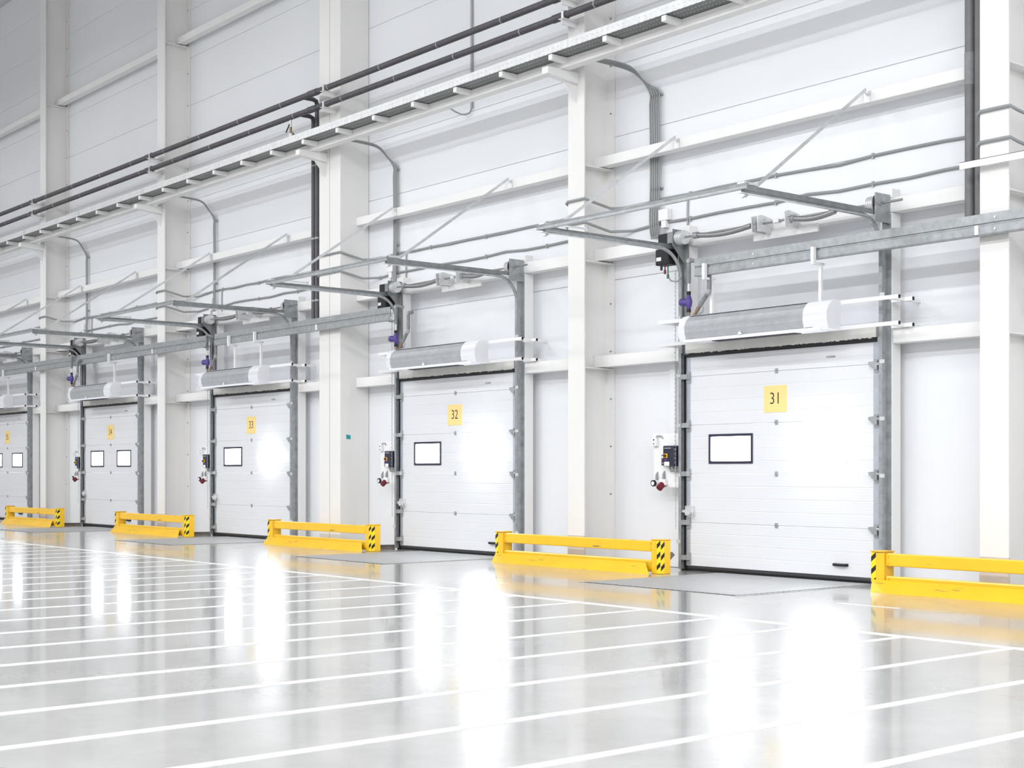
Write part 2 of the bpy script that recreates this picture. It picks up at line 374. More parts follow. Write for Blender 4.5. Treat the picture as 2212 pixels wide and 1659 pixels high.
# ------------------------------------------------------------------ sectional doors
PH = [0.06, 0.583, 1.166, 1.749, 2.332, 2.72]
LX0, LX1 = 0.05, 2.70
WIN = [(0.352, 1.032), (1.69, 2.37)]
def ribs(z0, z1):
    f, bk, c = -0.04, -0.004, 0.004
    poly = [(bk, z0), (bk, z1), (f + c, z1), (f, z1 - c)]
    n = 4
    for i in range(n - 1, 0, -1):
        zz = z0 + (z1 - z0) * i / n
        poly += [(f, zz + 0.006), (f + 0.0025, zz), (f, zz - 0.006)]
    poly += [(f, z0 + c), (f + c, z0)]
    return poly
def make_door(k):
    o = -BAY * k; d = DOORS[k]
    r = thing('door_%d' % d, (X(0) + o, 0, 0), 'white sectional door, ' + DN[k], None, kind='structure')
    xs = lambda a: X(a) + o
    for i in range(5):
        z0, z1 = PH[i] + 0.001, PH[i + 1] - 0.001
        m = MB()
        if i == 2:
            ws = [LX0, WIN[0][0], WIN[0][1], WIN[1][0], WIN[1][1], LX1]
            for j in (0, 2, 4): m.prism(ribs(z0, z1), 'x', xs(ws[j]), xs(ws[j + 1]))
            for a, b in WIN:
                for q0, q1 in ((z0, 1.285), (1.635, z1)): m.box(xs(a), xs(b), -0.04, -0.004, q0, q1)
        else: m.prism(ribs(z0, z1), 'x', xs(LX0), xs(LX1))
        m.build('panel', M['door'], r)
    for j, (a, b) in enumerate(WIN):
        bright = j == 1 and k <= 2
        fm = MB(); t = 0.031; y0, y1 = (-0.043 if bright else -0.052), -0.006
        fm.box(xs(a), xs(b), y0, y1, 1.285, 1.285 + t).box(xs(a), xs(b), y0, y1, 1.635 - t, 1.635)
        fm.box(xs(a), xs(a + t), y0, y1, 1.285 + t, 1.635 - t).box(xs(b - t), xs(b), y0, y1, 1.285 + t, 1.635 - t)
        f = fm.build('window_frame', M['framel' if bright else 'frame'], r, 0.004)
        pm = MB()
        if bright:                                     # pane bulge added so its glow spills onto the leaf
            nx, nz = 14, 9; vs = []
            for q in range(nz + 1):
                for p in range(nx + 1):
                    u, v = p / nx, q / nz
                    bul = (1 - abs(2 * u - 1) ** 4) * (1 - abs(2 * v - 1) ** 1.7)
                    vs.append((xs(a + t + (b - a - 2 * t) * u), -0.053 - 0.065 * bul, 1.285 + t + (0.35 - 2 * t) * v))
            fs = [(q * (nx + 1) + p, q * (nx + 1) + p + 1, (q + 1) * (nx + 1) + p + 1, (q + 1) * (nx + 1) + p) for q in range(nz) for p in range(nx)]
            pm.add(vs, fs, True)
        else: pm.box(xs(a + t), xs(b - t), -0.03, -0.02, 1.285 + t, 1.635 - t)
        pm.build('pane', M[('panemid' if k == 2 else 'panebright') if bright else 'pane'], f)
    for a, b in ((-0.012, LX0 - 0.001), (LX1 + 0.001, 2.775)):
        MB().box(xs(a), xs(b), -0.045, -0.003, 0.06, 2.6).build('stile', M['stile'], r)
    for z in PH[1:5]:
        h = MB().box(xs(1.362), xs(1.402), -0.048, -0.04, z - 0.028, z - 0.004).box(xs(1.362), xs(1.402), -0.048, -0.04, z + 0.004, z + 0.028)
        h.cyl((xs(1.358), -0.049, z), (xs(1.406), -0.049, z), 0.006, 8)
        h.build('hinge', M['galv'], r)
    for z in PH[1:5] + [0.16]:
        lb = MB().prism([(xs(-0.055), -0.10), (xs(0.045), -0.10), (xs(0.06), -0.046), (xs(-0.03), -0.046)], 'z', z - 0.03, z + 0.028)
        lb.box(xs(0.0), xs(0.06), -0.06, -0.045, z - 0.075, z + 0.06)
        lb.cyl((xs(-0.09), -0.075, z), (xs(-0.03), -0.075, z), 0.018, 10)
        lb.build('roller_bracket', M['galv'], r)
        if z < 0.2: continue
        rb = MB().prism([(xs(2.665), z - 0.005), (xs(2.665), z + 0.022), (xs(2.775), z + 0.03), (xs(2.775), z - 0.06), (xs(2.735), z - 0.06)], 'y', -0.085, -0.046)
        rb.box(xs(2.72), xs(2.775), -0.06, -0.045, z - 0.09, z + 0.05)
        rb.cyl((xs(2.77), -0.075, z), (xs(2.845), -0.075, z), 0.018, 10)
        rb.build('roller_bracket', M['galv'], r)
    MB().tube([(xs(LX0 - 0.04), -0.03, 0.032), (xs(LX1 + 0.03), -0.03, 0.032)], 0.03, 10).build('bottom_seal', M['black'], r)
    MB().box(xs(-0.085), xs(-0.012), -0.05, -0.004, 0.0, 2.6).build('track_shade', M['black'], r)  # black strip painted in for the shade inside the left track
    hd = MB().tube([(xs(2.20), -0.045, 0.185), (xs(2.205), -0.075, 0.185), (xs(2.225), -0.082, 0.185), (xs(2.34), -0.082, 0.185), (xs(2.36), -0.075, 0.185), (xs(2.365), -0.045, 0.185)], 0.016, 8)
    hd.build('handle', M['blackbox'], r)
    lk = MB().box(xs(-0.03), xs(0.12), -0.055, -0.04, 0.66, 0.78).cyl((xs(0.05), -0.055, 0.71), (xs(0.05), -0.10, 0.71), 0.045, 12)
    lk.tube([(xs(0.06), -0.09, 0.735), (xs(0.15), -0.12, 0.73), (xs(0.16), -0.12, 0.66), (xs(0.07), -0.09, 0.655)], 0.008, 6)
    lk.box(xs(-0.05), xs(0.06), -0.09, -0.07, 0.70, 0.73)
    lk.build('lock', M['galvlight'], r, 0.002)
    MB().box(xs(2.08), xs(2.20), -0.044, -0.04, 2.435, 2.455).build('vent_slot', M['galv'], r)
    ts = MB().box(xs(0.0), xs(2.755), -0.075, 0.0, 2.615, 2.745)
    for q in range(44):                               # frayed lower edge
        xa = 0.03 + q * 0.061
        ts.box(xs(xa), xs(xa + random.uniform(.03, .055)), -0.074, -0.05, 2.615 - random.uniform(0.002, 0.012), 2.616)
    ts.build('lintel_board', M['foam'], r)
    MB().box(xs(-0.01), xs(2.75), -0.055, -0.041, 2.565, 2.613).build('top_seal', M['black'], r)
    # number plate: a sheet fixed to the leaf
    s = thing('number_sign', (xs(1.365), -0.0415, 2.016), 'yellow square number sign on the %s' % DN[k], 'sign', 'dock number signs')
    MB().box(xs(1.2), xs(1.53), -0.0455, -0.0415, 1.865, 2.167).build('plate', M['sign'], s)
    cu = bpy.data.curves.new('digits', 'FONT'); cu.body = str(d); cu.size = 0.19; cu.offset = -0.0018; cu.align_x = 'CENTER'; cu.align_y = 'CENTER'; cu.extrude = 0.0008
    to = bpy.data.objects.new('digits_curve', cu); C.objects.link(to)
    bpy.context.view_layer.update()
    me = bpy.data.meshes.new_from_object(to.evaluated_get(bpy.context.evaluated_depsgraph_get()))
    bpy.data.objects.remove(to)
    me.transform(Matrix.Translation((0, -0.0050, 0.0)) @ Matrix.Rotation(PI / 2, 4, 'X') @ Matrix.Diagonal((0.9, 1, 1, 1)))
    me.materials.clear(); me.materials.append(M['ink'])
    t = bpy.data.objects.new('digits', me); C.objects.link(t); t.parent = s
for k in range(5): make_door(k)

# ------------------------------------------------------------------ things repeated in every door bay (built for door 31, then copied)
PROTO = []
def proto(name, loc, label, cat, group):
    r = thing(name, loc, label % DN[0], cat, group); r['_l'] = label; PROTO.append(r); return r

# door tracks -------------------------------------------------------
t = proto('door_track_frame', (X(1.38), -0.05, 0), 'galvanised track frame of the %s with overhead rails and braces', 'door track', 'door track frames')
for sgn, xo in ((-1, -0.087), (1, 2.853)):
    xo = X(xo); xi = xo - sgn * 0.042
    m = MB().box(xo, xi, -0.103, -0.10, 0.02, 3.55).box(xo - 0.0015, xo + 0.0015, -0.103, -0.004, 0.02, 3.9).box(xo, xo + sgn * 0.045, -0.006, -0.002, 0.02, 3.9)
    m.box(xo, xi, -0.055, -0.052, 0.02, 3.55)
    m.build('vertical_track', M['galv'], t)
    for z in (0.35, 1.15, 1.75, 2.35, 3.05):
        MB().box(xo - 0.03, xo + 0.03, -0.108, -0.1, z - 0.02, z + 0.02).build('track_clip', M['galvlight'], t)
    xm = (xo + xi) / 2
    path = [(-0.08, 3.5)] + [(-0.08 - 0.36 * (1 - math.cos(a)), 3.5 + 0.36 * math.sin(a)) for a in [PI / 2 * i / 8 for i in range(1, 9)]] + [(-2.26, 3.875)]
    MB().tube([(xm, -0.08, 2.62)] + [(xm, q0, q1) for q0, q1 in path], 0.023, 10).build('horizontal_track', M['galv'], t)
    MB().box(xm + sgn * 0.028, xm + sgn * 0.032, -2.3, -0.005, 3.872, 3.925).build('track_angle', M['galvdark'], t)
    MB().box(xm - sgn * 0.022, xm + sgn * 0.032, -2.3, -0.36, 3.846, 3.851).build('lit_track_lip', M['galvlight'], t)  # bright strip paints the lit lower edge of the angle
    # bumper rod
    m = MB().tube([(xm - sgn * 0.10, -2.2, 3.93), (xm - sgn * 0.10, -1.72, 3.93)], 0.013, 8).cyl((xm - sgn * 0.10, -1.74, 3.93), (xm - sgn * 0.10, -1.71, 3.93), 0.022, 8)
    m.build('bumper', M['galvlight'], t)
m = MB().box(X(-0.15), X(2.92), -2.305, -2.30, 3.88, 3.93).box(X(-0.15), X(2.92), -2.305, -2.265, 3.928, 3.932).box(X(-0.15), X(2.92), -2.305, -2.265, 3.878, 3.882)
cbar = m.build('cross_bar', M['galv'], t)
MB().box(X(-0.15), X(2.92), -2.3065, -2.3051, 3.906, 3.929).build('channel_shade', M['galvdark'], cbar)  # dark strip paints the shade in the upper half of the channel
def strut(p0, p1, m):                                  # slotted angle: a ladder of two rails with bridges, plus a solid flange
    p0, p1 = Vector(p0), Vector(p1); L = (p1 - p0).length; d = (p1 - p0) / L
    sx = Vector((1, 0, 0)); n = int(L / 0.085)
    for q in (-0.02, 0.02): m.bar(p0 + sx * q, p1 + sx * q, 0.018, 0.003, (0, 0, 1))
    for i in range(n):
        c = p0 + d * (i + 0.5) * L / n
        m.bar(c - d * 0.02, c + d * 0.02, 0.022, 0.003)
    up = d.cross(sx).normalized()
    m.bar(p0 + sx * 0.029 - up * 0.018, p1 + sx * 0.029 - up * 0.018, 0.003, 0.036)
    return m
for da, db in ((-0.13, -0.225), (2.79, 2.575)):
    strut((X(da), -2.20, 3.815), (X(db), -0.03, 5.25), MB()).build('brace', M['galvlight'], t)
    MB().box(X(db) - 0.02, X(db) + 0.06, -0.012, -0.001, 5.13, 5.25).build('brace_foot', M['galvlight'], t)
    MB().box(X(da) - 0.03, X(da) + 0.06, -2.26, -2.06, 3.938, 3.962).build('bar_bracket', M['galvlight'], t)

# spring shaft ------------------------------------------------------
t = proto('spring_shaft', (X(1.38), -0.17, 4.0), 'torsion spring shaft across the header of the %s', 'spring shaft', 'spring shafts')
SY, SZ = -0.17, 3.995
MB().cyl((X(-0.1), SY, SZ), (X(3.15), SY, SZ), 0.0135, 10).build('shaft', M['spring'], t)
for a, b in ((0.27, 1.12), (1.72, 2.30)):
    pts, rad = [], []
    n = 44
    for i in range(n + 1):
        u = i / n; pts.append((X(a + (b - a) * u), SY, SZ - 0.035 * math.sin(PI * u))); rad.append(0.033 if i % 2 else 0.029)
    MB().tube(pts, 0.03, 12, rads=rad).build('spring', M['spring'], t)
    MB().cyl((X(a - 0.04), SY, SZ), (X(a + 0.03), SY, SZ), 0.04, 12).build('spring_cone', M['galv'], t)
for a in (0.03, 2.80):
    m = MB().cyl((X(a - 0.05), SY, SZ), (X(a + 0.05), SY, SZ), 0.078, 24)
    for q in (-0.05, -0.025, 0.0, 0.025, 0.05): m.cyl((X(a + q) - 0.004, SY, SZ), (X(a + q) + 0.004, SY, SZ), 0.085, 24)
    m.cyl((X(a + 0.05), SY, SZ), (X(a + 0.06), SY, SZ), 0.055, 20)
    m.build('cable_drum', M['galvlight'], t)
for a, wd in ((1.20, 0.012), (1.29, 0.012), (1.68, 0.012)):
    m = MB().prism([(-0.26, 3.90), (-0.27, 4.07), (-0.20, 4.09), (-0.02, 4.06), (-0.002, 3.9)], 'x', X(a), X(a + wd))
    for q in range(5):
        an = q * 1.256; m.cyl((X(a) - 0.015, SY + 0.05 * math.cos(an), SZ + 0.05 * math.sin(an)), (X(a + wd) + 0.015, SY + 0.05 * math.cos(an), SZ + 0.05 * math.sin(an)), 0.011, 6)
    m.build('bearing_bracket', M['galvlight'], t)
m = MB().box(X(1.46), X(1.54), SY - 0.03, SY + 0.03, SZ - 0.02, SZ + 0.02); m.build('coupling', M['galvlight'], t, 0.004)
MB().box(X(1.03), X(1.95), -0.03, -0.001, 3.84, 3.93).build('mounting_plate', M['steel2'], t)
m = MB().box(X(2.874), X(2.884), -0.26, -0.002, 3.80, 4.10)
m.cyl((X(2.86), SY, SZ), (X(2.90), SY, SZ), 0.03, 12)
m.build('end_plate', M['galv'], t)
MB().cyl((X(2.855), SY, SZ), (X(2.872), SY, SZ), 0.105, 24).build('drum_flange', M['black'], t)
m = MB().prism([(-0.26, 4.10), (-0.002, 4.10), (-0.002, 3.70), (-0.06, 3.70), (-0.26, 3.90)], 'x', X(-0.04), X(-0.032)).box(X(-0.045), X(0.035), -0.062, -0.056, 2.60, 3.93)
m.build('end_plate', M['galvdark'], t)

# motor --------------------------------------------------------------
t = proto('door_motor', (X(-0.2), -0.2, 3.65), 'black door drive motor beside the cable drum of the %s', 'motor', 'door motors')
MB().box(X(-0.30), X(-0.135), -0.24, -0.10, 3.925, 4.065).build('motor_head', M['blackbox'], t, 0.012)
m = MB().box(X(-0.335), X(-0.11), -0.25, -0.08, 3.69, 3.885)
m.build('drive_box', M['blackbox'], t, 0.012)
MB().box(X(-0.315), X(-0.235), -0.253, -0.25, 3.74, 3.785).build('rating_plate', M['white'], t)
m = MB().cyl((X(-0.23), -0.22, 3.88), (X(-0.23), -0.22, 3.93), 0.05, 16).box(X(-0.134), X(-0.05), -0.25, -0.09, 3.935, 4.06).cyl((X(-0.06), SY, SZ), (X(-0.03), SY, SZ), 0.06, 18)
m.build('gearbox', M['galvdark'], t, 0.004)
for q, cm in ((-0.26, 'black'), (-0.20, 'red'), (-0.15, 'green')):
    dz = {'black': 0.06, 'red': 0.11, 'green': 0.17}[cm]
    MB().cyl((X(q), -0.22, 3.69), (X(q), -0.22, 3.69 - dz + 0.05), 0.008, 6).cyl((X(q), -0.22, 3.69 - dz + 0.05), (X(q), -0.22, 3.69 - dz), 0.015, 8).build('plug', M[cm], t)
MB().tube([(X(-0.15), -0.22, 3.55), (X(-0.12), -0.2, 3.49), (X(-0.06), -0.15, 3.48), (X(-0.03), -0.11, 3.54)], 0.01, 6).build('motor_lead', M['cable'], t)

# air curtain ---------------------------------------------------------
t = proto('air_curtain', (X(1.4), -0.3, 2.7), 'white air curtain with grey perforated intake hung over the %s', 'heater', 'air curtains over the doors')
HX0, HX1 = 0.33, 2.48
prof = [(-0.31, 3.01), (-0.40, 3.015), (-0.47, 2.995), (-0.525, 2.94), (-0.55, 2.87), (-0.55, 2.80), (-0.53, 2.73), (-0.51, 2.695), (-0.31, 2.695)]
def shrink(p, e): return [(-0.31 + (a + 0.31) * (1 - e), 2.85 + (b - 2.85) * (1 - e)) for a, b in p]
MB().prism(shrink(prof, 0.05), 'x', X(HX0 + 0.09), X(HX1 - 0.3)).build('intake_grille', M['grille'], t)
for a, b, nm in ((HX0, HX0 + 0.10, 'end_cap'), (HX1 - 0.32, HX1, 'end_cap')):
    MB().prism(prof, 'x', X(a), X(b)).build(nm, M['casing'], t, 0.006)
MB().prism([(-0.31, 2.999), (-0.31, 3.012), (-0.40, 3.016), (-0.455, 3.003), (-0.40, 3.0)], 'x', X(HX0 + 0.1), X(HX1 - 0.32)).build('top_cover', M['casing'], t)
m = MB().prism([(-0.31, 2.69), (-0.31, 2.703), (-0.512, 2.72), (-0.532, 2.72), (-0.53, 2.69)], 'x', X(HX0 + 0.06), X(HX1 - 0.1))
m.build('air_outlet_lip', M['casing'], t)
MB().box(X(0.8), X(2.0), -0.48, -0.36, 2.683, 2.69).build('outlet_slot', M['gap'], t)
MB().box(X(HX1 - 0.30), X(HX1 - 0.20), -0.533, -0.528, 2.722, 2.728).build('badge', M['cable'], t)
m = MB().prism([(X(1.25), 2.722), (X(1.31), 2.722), (X(1.27), 2.76)], 'y', -0.55, -0.535); m.build('drain_cover', M['white'], t)
for z in (2.985, 2.715):
    fb = MB().box(X(-0.22), X(3.2), -0.309, -0.275, z - 0.02, z + 0.02).build('support_bar', M['white'], t)
    MB().box(X(3.2), X(3.204), -0.307, -0.277, z - 0.018, z + 0.018).build('plug', M['blackbox'], fb)
    rb = MB().box(X(2.92), X(3.18), -0.04, -0.004, z - 0.02, z + 0.02).build('wall_arm', M['white'], t)
    MB().box(X(3.18), X(3.184), -0.038, -0.006, z - 0.018, z + 0.018).build('plug', M['blackbox'], rb)
    for dx in (-0.215, 3.05):
        MB().box(X(dx), X(dx + 0.035), -0.274, 0.249 if dx > 0 else 0.249, z - 0.018, z + 0.018).build('side_arm', M['white'], t)

# pump and pipework ---------------------------------------------------
t = proto('circulation_pump', (X(0.32), -0.37, 3.0), 'purple circulation pump with lagged pipes above the heater of the %s', 'pump', 'heater pumps')
px, py = 0.335, -0.37
MB().tube([(X(px), py, 3.40), (X(px), py, 3.64)], 0.026, 10).build('supply_pipe', M['pipe2'], t)
MB().tube([(X(px), py, 3.64), (X(px), py, 3.665), (X(px + 0.03), py + 0.005, 3.668)], 0.032, 10).build('elbow', M['cablel'], t)
MB().tube([(X(px + 0.03), py + 0.005, 3.668), (X(px + 0.16), py + 0.02, 3.64)], 0.024, 10).build('supply_branch', M['pipe2'], t)
MB().cyl((X(px), py, 3.30), (X(px), py, 3.40), 0.016, 10).build('valve', M['galvlight'], t)
for z in (3.285, 3.08): MB().cyl((X(px), py, z - 0.02), (X(px), py, z + 0.02), 0.026, 10).build('union_nut', M['blackbox'], t)
m = MB().tube([(X(px), py, 3.10), (X(px), py, 3.14), (X(px), py, 3.18), (X(px), py, 3.22), (X(px), py, 3.265)], 0.03, 12, rads=[0.022, 0.038, 0.045, 0.036, 0.022])
m.tube([(X(px), py, 3.18), (X(px - 0.05), py - 0.025, 3.18), (X(px - 0.085), py - 0.045, 3.18), (X(px - 0.10), py - 0.052, 3.18)], 0.04, 12, rads=[0.038, 0.045, 0.045, 0.03])
m.build('pump_body', M['purple'], t)
MB().cyl((X(px), py, 3.01), (X(px), py, 3.07), 0.018, 10).build('brass_tail', M['brass'], t)
qx = 0.66
MB().tube([(X(qx + 0.1), py + 0.0, 3.54), (X(qx + 0.02), py, 3.54)], 0.024, 10).build('return_branch', M['pipe2'], t)
MB().tube([(X(qx + 0.03), py, 3.54), (X(qx), py, 3.54), (X(qx), py, 3.51)], 0.032, 10).build('elbow', M['cablel'], t)
MB().tube([(X(qx), py, 3.51), (X(qx - 0.005), py, 3.30)], 0.026, 10).build('return_pipe', M['pipe2'], t)
MB().tube([(X(qx - 0.005), py, 3.30), (X(qx - 0.01), py, 3.27), (X(qx - 0.03), py, 3.25)], 0.03, 10).build('elbow', M['cablel'], t)
MB().tube([(X(qx - 0.03), py, 3.25), (X(qx - 0.15), py, 3.12)], 0.026, 10).build('return_pipe', M['pipe2'], t)
MB().tube([(X(qx - 0.15), py, 3.12), (X(qx - 0.24), py, 3.01)], 0.02, 10).build('return_tail', M['brass'], t)
MB().tube([(X(0.42), py, 3.02), (X(0.46), py, 3.10), (X(0.53), py, 3.12), (X(0.57), py, 3.09), (X(0.55), py, 3.04), (X(0.47), py, 3.02)], 0.008, 6).build('sensor_lead', M['cable'], t)

# controls ------------------------------------------------------------
t = proto('control_panel', (X(-0.36), -0.005, 1.0), 'white mounting board with navy control box left of the %s', 'control panel', 'door control boards')
MB().box(X(-0.60), X(-0.135), -0.008, -0.001, 1.0, 1.66).build('board', M['white'], t)
cb = MB().box(X(-0.335), X(-0.15), -0.12, -0.008, 1.258, 1.508).build('control_box', M['navy'], t, 0.012)
MB().box(X(-0.31), X(-0.225), -0.1225, -0.12, 1.262, 1.312).build('label', M['white'], cb)
MB().box(X(-0.31), X(-0.20), -0.1215, -0.12, 1.472, 1.482).build('nameplate', M['cablel'], cb)
MB().box(X(-0.31), X(-0.255), -0.128, -0.12, 1.36, 1.41).build('switch_plate', M['tape'], cb)
MB().cyl((X(-0.285), -0.128, 1.385), (X(-0.285), -0.15, 1.385), 0.02, 12).build('isolator_knob', M['red'], cb)
MB().box(X(-0.30), X(-0.26), -0.1225, -0.12, 1.325, 1.35).build('blue_label', M['purple'], cb)
pb = MB().box(X(-0.41), X(-0.34), -0.07, -0.008, 1.268, 1.398).build('push_button_station', M['blackbox'], t, 0.006)
MB().cyl((X(-0.375), -0.07, 1.37), (X(-0.375), -0.085, 1.37), 0.016, 12).build('white_button', M['white'], pb)
MB().cyl((X(-0.375), -0.07, 1.335), (X(-0.375), -0.085, 1.335), 0.016, 12).build('red_button', M['red'], pb)
MB().cyl((X(-0.375), -0.07, 1.295), (X(-0.375), -0.08, 1.295), 0.011, 12).build('grey_button', M['cablel'], pb)
for q in (-0.27, -0.22, -0.18):
    MB().tube([(X(q), -0.06, 1.258), (X(q), -0.06, 1.22), (X(q + 0.02), -0.06, 1.195), (X(q + 0.04), -0.06, 1.20), (X(q + 0.055), -0.05, 1.25)], 0.011, 6).build('lead', M['cable'], t)

t = proto('wall_switch', (X(-0.55), -0.008, 1.5), 'small white two-button switch at the corner of the control board of the %s', 'switch', 'wall switches')
MB().box(X(-0.595), X(-0.515), -0.055, -0.0085, 1.505, 1.61).build('housing', M['white'], t, 0.005)
MB().box(X(-0.565), X(-0.545), -0.058, -0.055, 1.575, 1.592).build('window', M['blackbox'], t)
MB().cyl((X(-0.555), -0.055, 1.535), (X(-0.555), -0.06, 1.535), 0.014, 10).build('button', M['cablel'], t)
MB().tube([(X(-0.54), -0.03, 1.61), (X(-0.52), -0.03, 1.635), (X(-0.46), -0.02, 1.63), (X(-0.44), -0.013, 1.60)], 0.01, 6).build('lead', M['cablel'], t)

t = proto('round_socket', (X(-0.54), -0.008, 1.05), 'round black-and-white plug socket low on the control board of the %s', 'socket', 'round sockets')
MB().cyl((X(-0.53), -0.0085, 1.055), (X(-0.53), -0.07, 1.05), 0.035, 14).build('housing', M['white'], t)
MB().cyl((X(-0.53), -0.07, 1.05), (X(-0.53), -0.095, 1.047), 0.04, 14).build('rim', M['blackbox'], t)
MB().cyl((X(-0.53), -0.096, 1.047), (X(-0.53), -0.099, 1.047), 0.025, 14).build('cap', M['white'], t)
MB().tube([(X(-0.53), -0.03, 1.085), (X(-0.53), -0.03, 1.15), (X(-0.53), -0.012, 1.19)], 0.014, 8, rads=[0.017, 0.015, 0.005]).build('lead', M['cable'], t)
t = proto('red_socket', (X(-0.42), -0.008, 1.0), 'red and white industrial power socket low on the control board of the %s', 'socket', 'red sockets')
MB().box(X(-0.46), X(-0.36), -0.06, -0.0085, 1.025, 1.10).build('housing', M['white'], t, 0.008)
MB().cyl((X(-0.41), -0.05, 1.035), (X(-0.41), -0.11, 0.985), 0.04, 14).build('red_cap', M['red'], t)
MB().tube([(X(-0.41), -0.03, 1.10), (X(-0.41), -0.03, 1.16), (X(-0.41), -0.012, 1.20)], 0.014, 8, rads=[0.019, 0.016, 0.005]).build('lead', M['cable'], t)

t = proto('pull_chain', (X(-0.1), -0.13, 3.0), 'thin grey emergency hoist chain hanging left of the %s', 'chain', 'hoist chains')
m = MB()
for i in range(118):                                   # alternate links
    z = 3.62 - i * 0.0265
    if i % 2: m.box(X(-0.106), X(-0.098), -0.136, -0.133, z - 0.018, z)
    else: m.box(X(-0.1035), X(-0.1005), -0.139, -0.130, z - 0.018, z)
    if z > 1.1 and i % 2: m.box(X(-0.119), X(-0.113), -0.136, -0.133, z - 0.026, z)
tag(m.build('chain_links', M['galv'], t), kind='stuff')

t = proto('cable_trunking', (X(-0.47), 0.2, 1.6), 'white vertical cable duct on the wall left of the %s', 'cable duct', 'wall cable ducts')
MB().box(X(-0.54), X(-0.45), 0.21, 0.249, 1.66, 2.538).build('duct', M['white'], t, 0.004)

t = proto('junction_box', (X(-0.6), 0.22, 4.3), 'small white junction box on the wall above the motor of the %s', 'box', 'wall junction boxes')
MB().box(X(-0.70), X(-0.54), 0.17, 0.249, 4.33, 4.47).build('housing', M['white'], t, 0.006)
MB().box(X(-0.66), X(-0.58), 0.18, 0.249, 4.24, 4.33).build('gland_box', M['white'], t, 0.004)
MB().tube([(X(-0.62), 0.21, 4.24), (X(-0.62), 0.2, 4.15), (X(-0.64), 0.19, 4.08)], 0.012, 6).build('lead', M['cablel'], t)
MB().tube([(X(-0.25), 0.235, 4.62), (X(-0.26), 0.235, 4.4), (X(-0.25), 0.23, 4.1)], 0.013, 6).build('drop_lead', M['cablel'], t)

# dock leveller -------------------------------------------------------
t = proto('dock_leveller', (X(1.65), -1.1, 0), 'grey checker-plate dock leveller set in the floor before the %s', 'dock leveller', 'dock levellers')
a, b, y0, y1 = 0.58, 2.72, -2.22, -0.08
MB().box(X(a), X(b), y0, y1 - 0.42, 0.001, 0.006).build('deck_plate', M['tread'], t)
MB().box(X(a), X(b), y1 - 0.41, y1, 0.001, 0.006).build('lip_plate', M['tread'], t)
g = 0.014
MB().box(X(a - g), X(a), y0 - g, y1, 0.0005, 0.002).box(X(b), X(b + g), y0 - g, y1, 0.0005, 0.002).box(X(a), X(b), y0 - g, y0, 0.0005, 0.002).build('edge_gap', M['gap'], t)
for q0, q1 in ((a - 0.06, a - g), (b + g, b + 0.06)): MB().box(X(q0), X(q1), y0 - 0.06, y1, 0.0003, 0.0025).build('frame_angle', M['galv'], t)

# at the foot of the left track: a leaning block at door 31, a low dark bar at the others
t = thing('kick_block', (X(-0.2), -0.2, 0), 'dusty brown block leaning at the left track foot of the nearest door 31', 'block')
MB().bar((X(-0.24), -0.26, 0.035), (X(-0.19), -0.10, 0.20), 0.06, 0.05).build('block', M['dirtwood'], t)
MB().box(X(-0.37), X(-0.29), -0.26, -0.18, 0, 0.06).build('shim', M['concrete'], t)
for k in range(1, 5):
    o = -BAY * k
    t = thing('floor_angle', (X(-0.25) + o, -0.2, 0), 'low dark steel angle on the floor left of the %s' % DN[k], 'angle', 'floor angles')
    MB().bar((X(-0.36) + o, -0.40, 0.03), (X(-0.20) + o, -0.02, 0.03), 0.05, 0.06).build('angle', M['dirtwood'], t)
    MB().bar((X(-0.33) + o, -0.40, 0.063), (X(-0.17) + o, -0.02, 0.063), 0.06, 0.006).build('flange', M['galvdark'], t)

# safety barrier ------------------------------------------------------
t = proto('safety_barrier', (X(1.77 + 2.9), -0.75, 0), 'low yellow steel barrier by the %s', 'barrier', 'yellow barriers between the doors')
BX0, BX1 = 3.195, 6.255           # its place right of door 31
def post(a, b):
    m = MB().box(X(a), X(b), -0.755, -0.59, 0, 0.395)
    p = m.build('post', M['yellow'], t, 0.008)
    MB().box(X(a - 0.008), X(b + 0.008), -0.763, -0.582, 0.395, 0.403).build('cap', M['yellow'], p)
    return p
pl, pr = post(BX0, BX0 + 0.155), post(BX1 - 0.155, BX1)
def tape(p, front_edge, side_x, sgn):
    # strip on the front face and round the corner on the side face
    fx0, fx1 = (front_edge - 0.055, front_edge - 0.001) if sgn > 0 else (front_edge + 0.001, front_edge + 0.055)
    m = MB().box(X(fx0), X(fx1), -0.7575, -0.754, 0.01, 0.385).box(X(side_x), X(side_x) + sgn * 0.0025, -0.752, -0.695, 0.01, 0.385)
    s = m.build('hazard_tape', M['tape'], p)
    m = MB()
    for i in range(3):
        z = 0.045 + i * 0.125
        m.prism([(X(fx0), z), (X(fx1), z + 0.045), (X(fx1), z + 0.095), (X(fx0), z + 0.05)], 'y', -0.7595, -0.7575)
        q = [(-0.752, z - 0.01), (-0.695, z + 0.035), (-0.695, z + 0.085), (-0.752, z + 0.04)]
        m.prism(q, 'x', X(side_x) + sgn * 0.0025, X(side_x) + sgn * 0.0045)
    o = m.build('black_stripes', M['tapeblk'], p)
tape(pr, BX1 - 0.004, BX1 - 0.0005, 1); tape(pl, BX0 + 0.004, BX0 + 0.0005, -1)
for z0, z1, nm in ((0.255, 0.382, 'top_rail'), (0.02, 0.158, 'bottom_rail')):
    rl = MB().box(X(BX0 + 0.156), X(BX1 - 0.156), -0.735, -0.675, z0, z1).build(nm, M['yellow'], t, 0.012)
    for dx in (BX0 + 0.185, BX1 - 0.185):
        for z in (z0 + 0.035, z1 - 0.03):
            MB().cyl((X(dx), -0.735, z), (X(dx), -0.745, z), 0.014, 6).build('bolt', M['yellow'], rl)
m = MB()
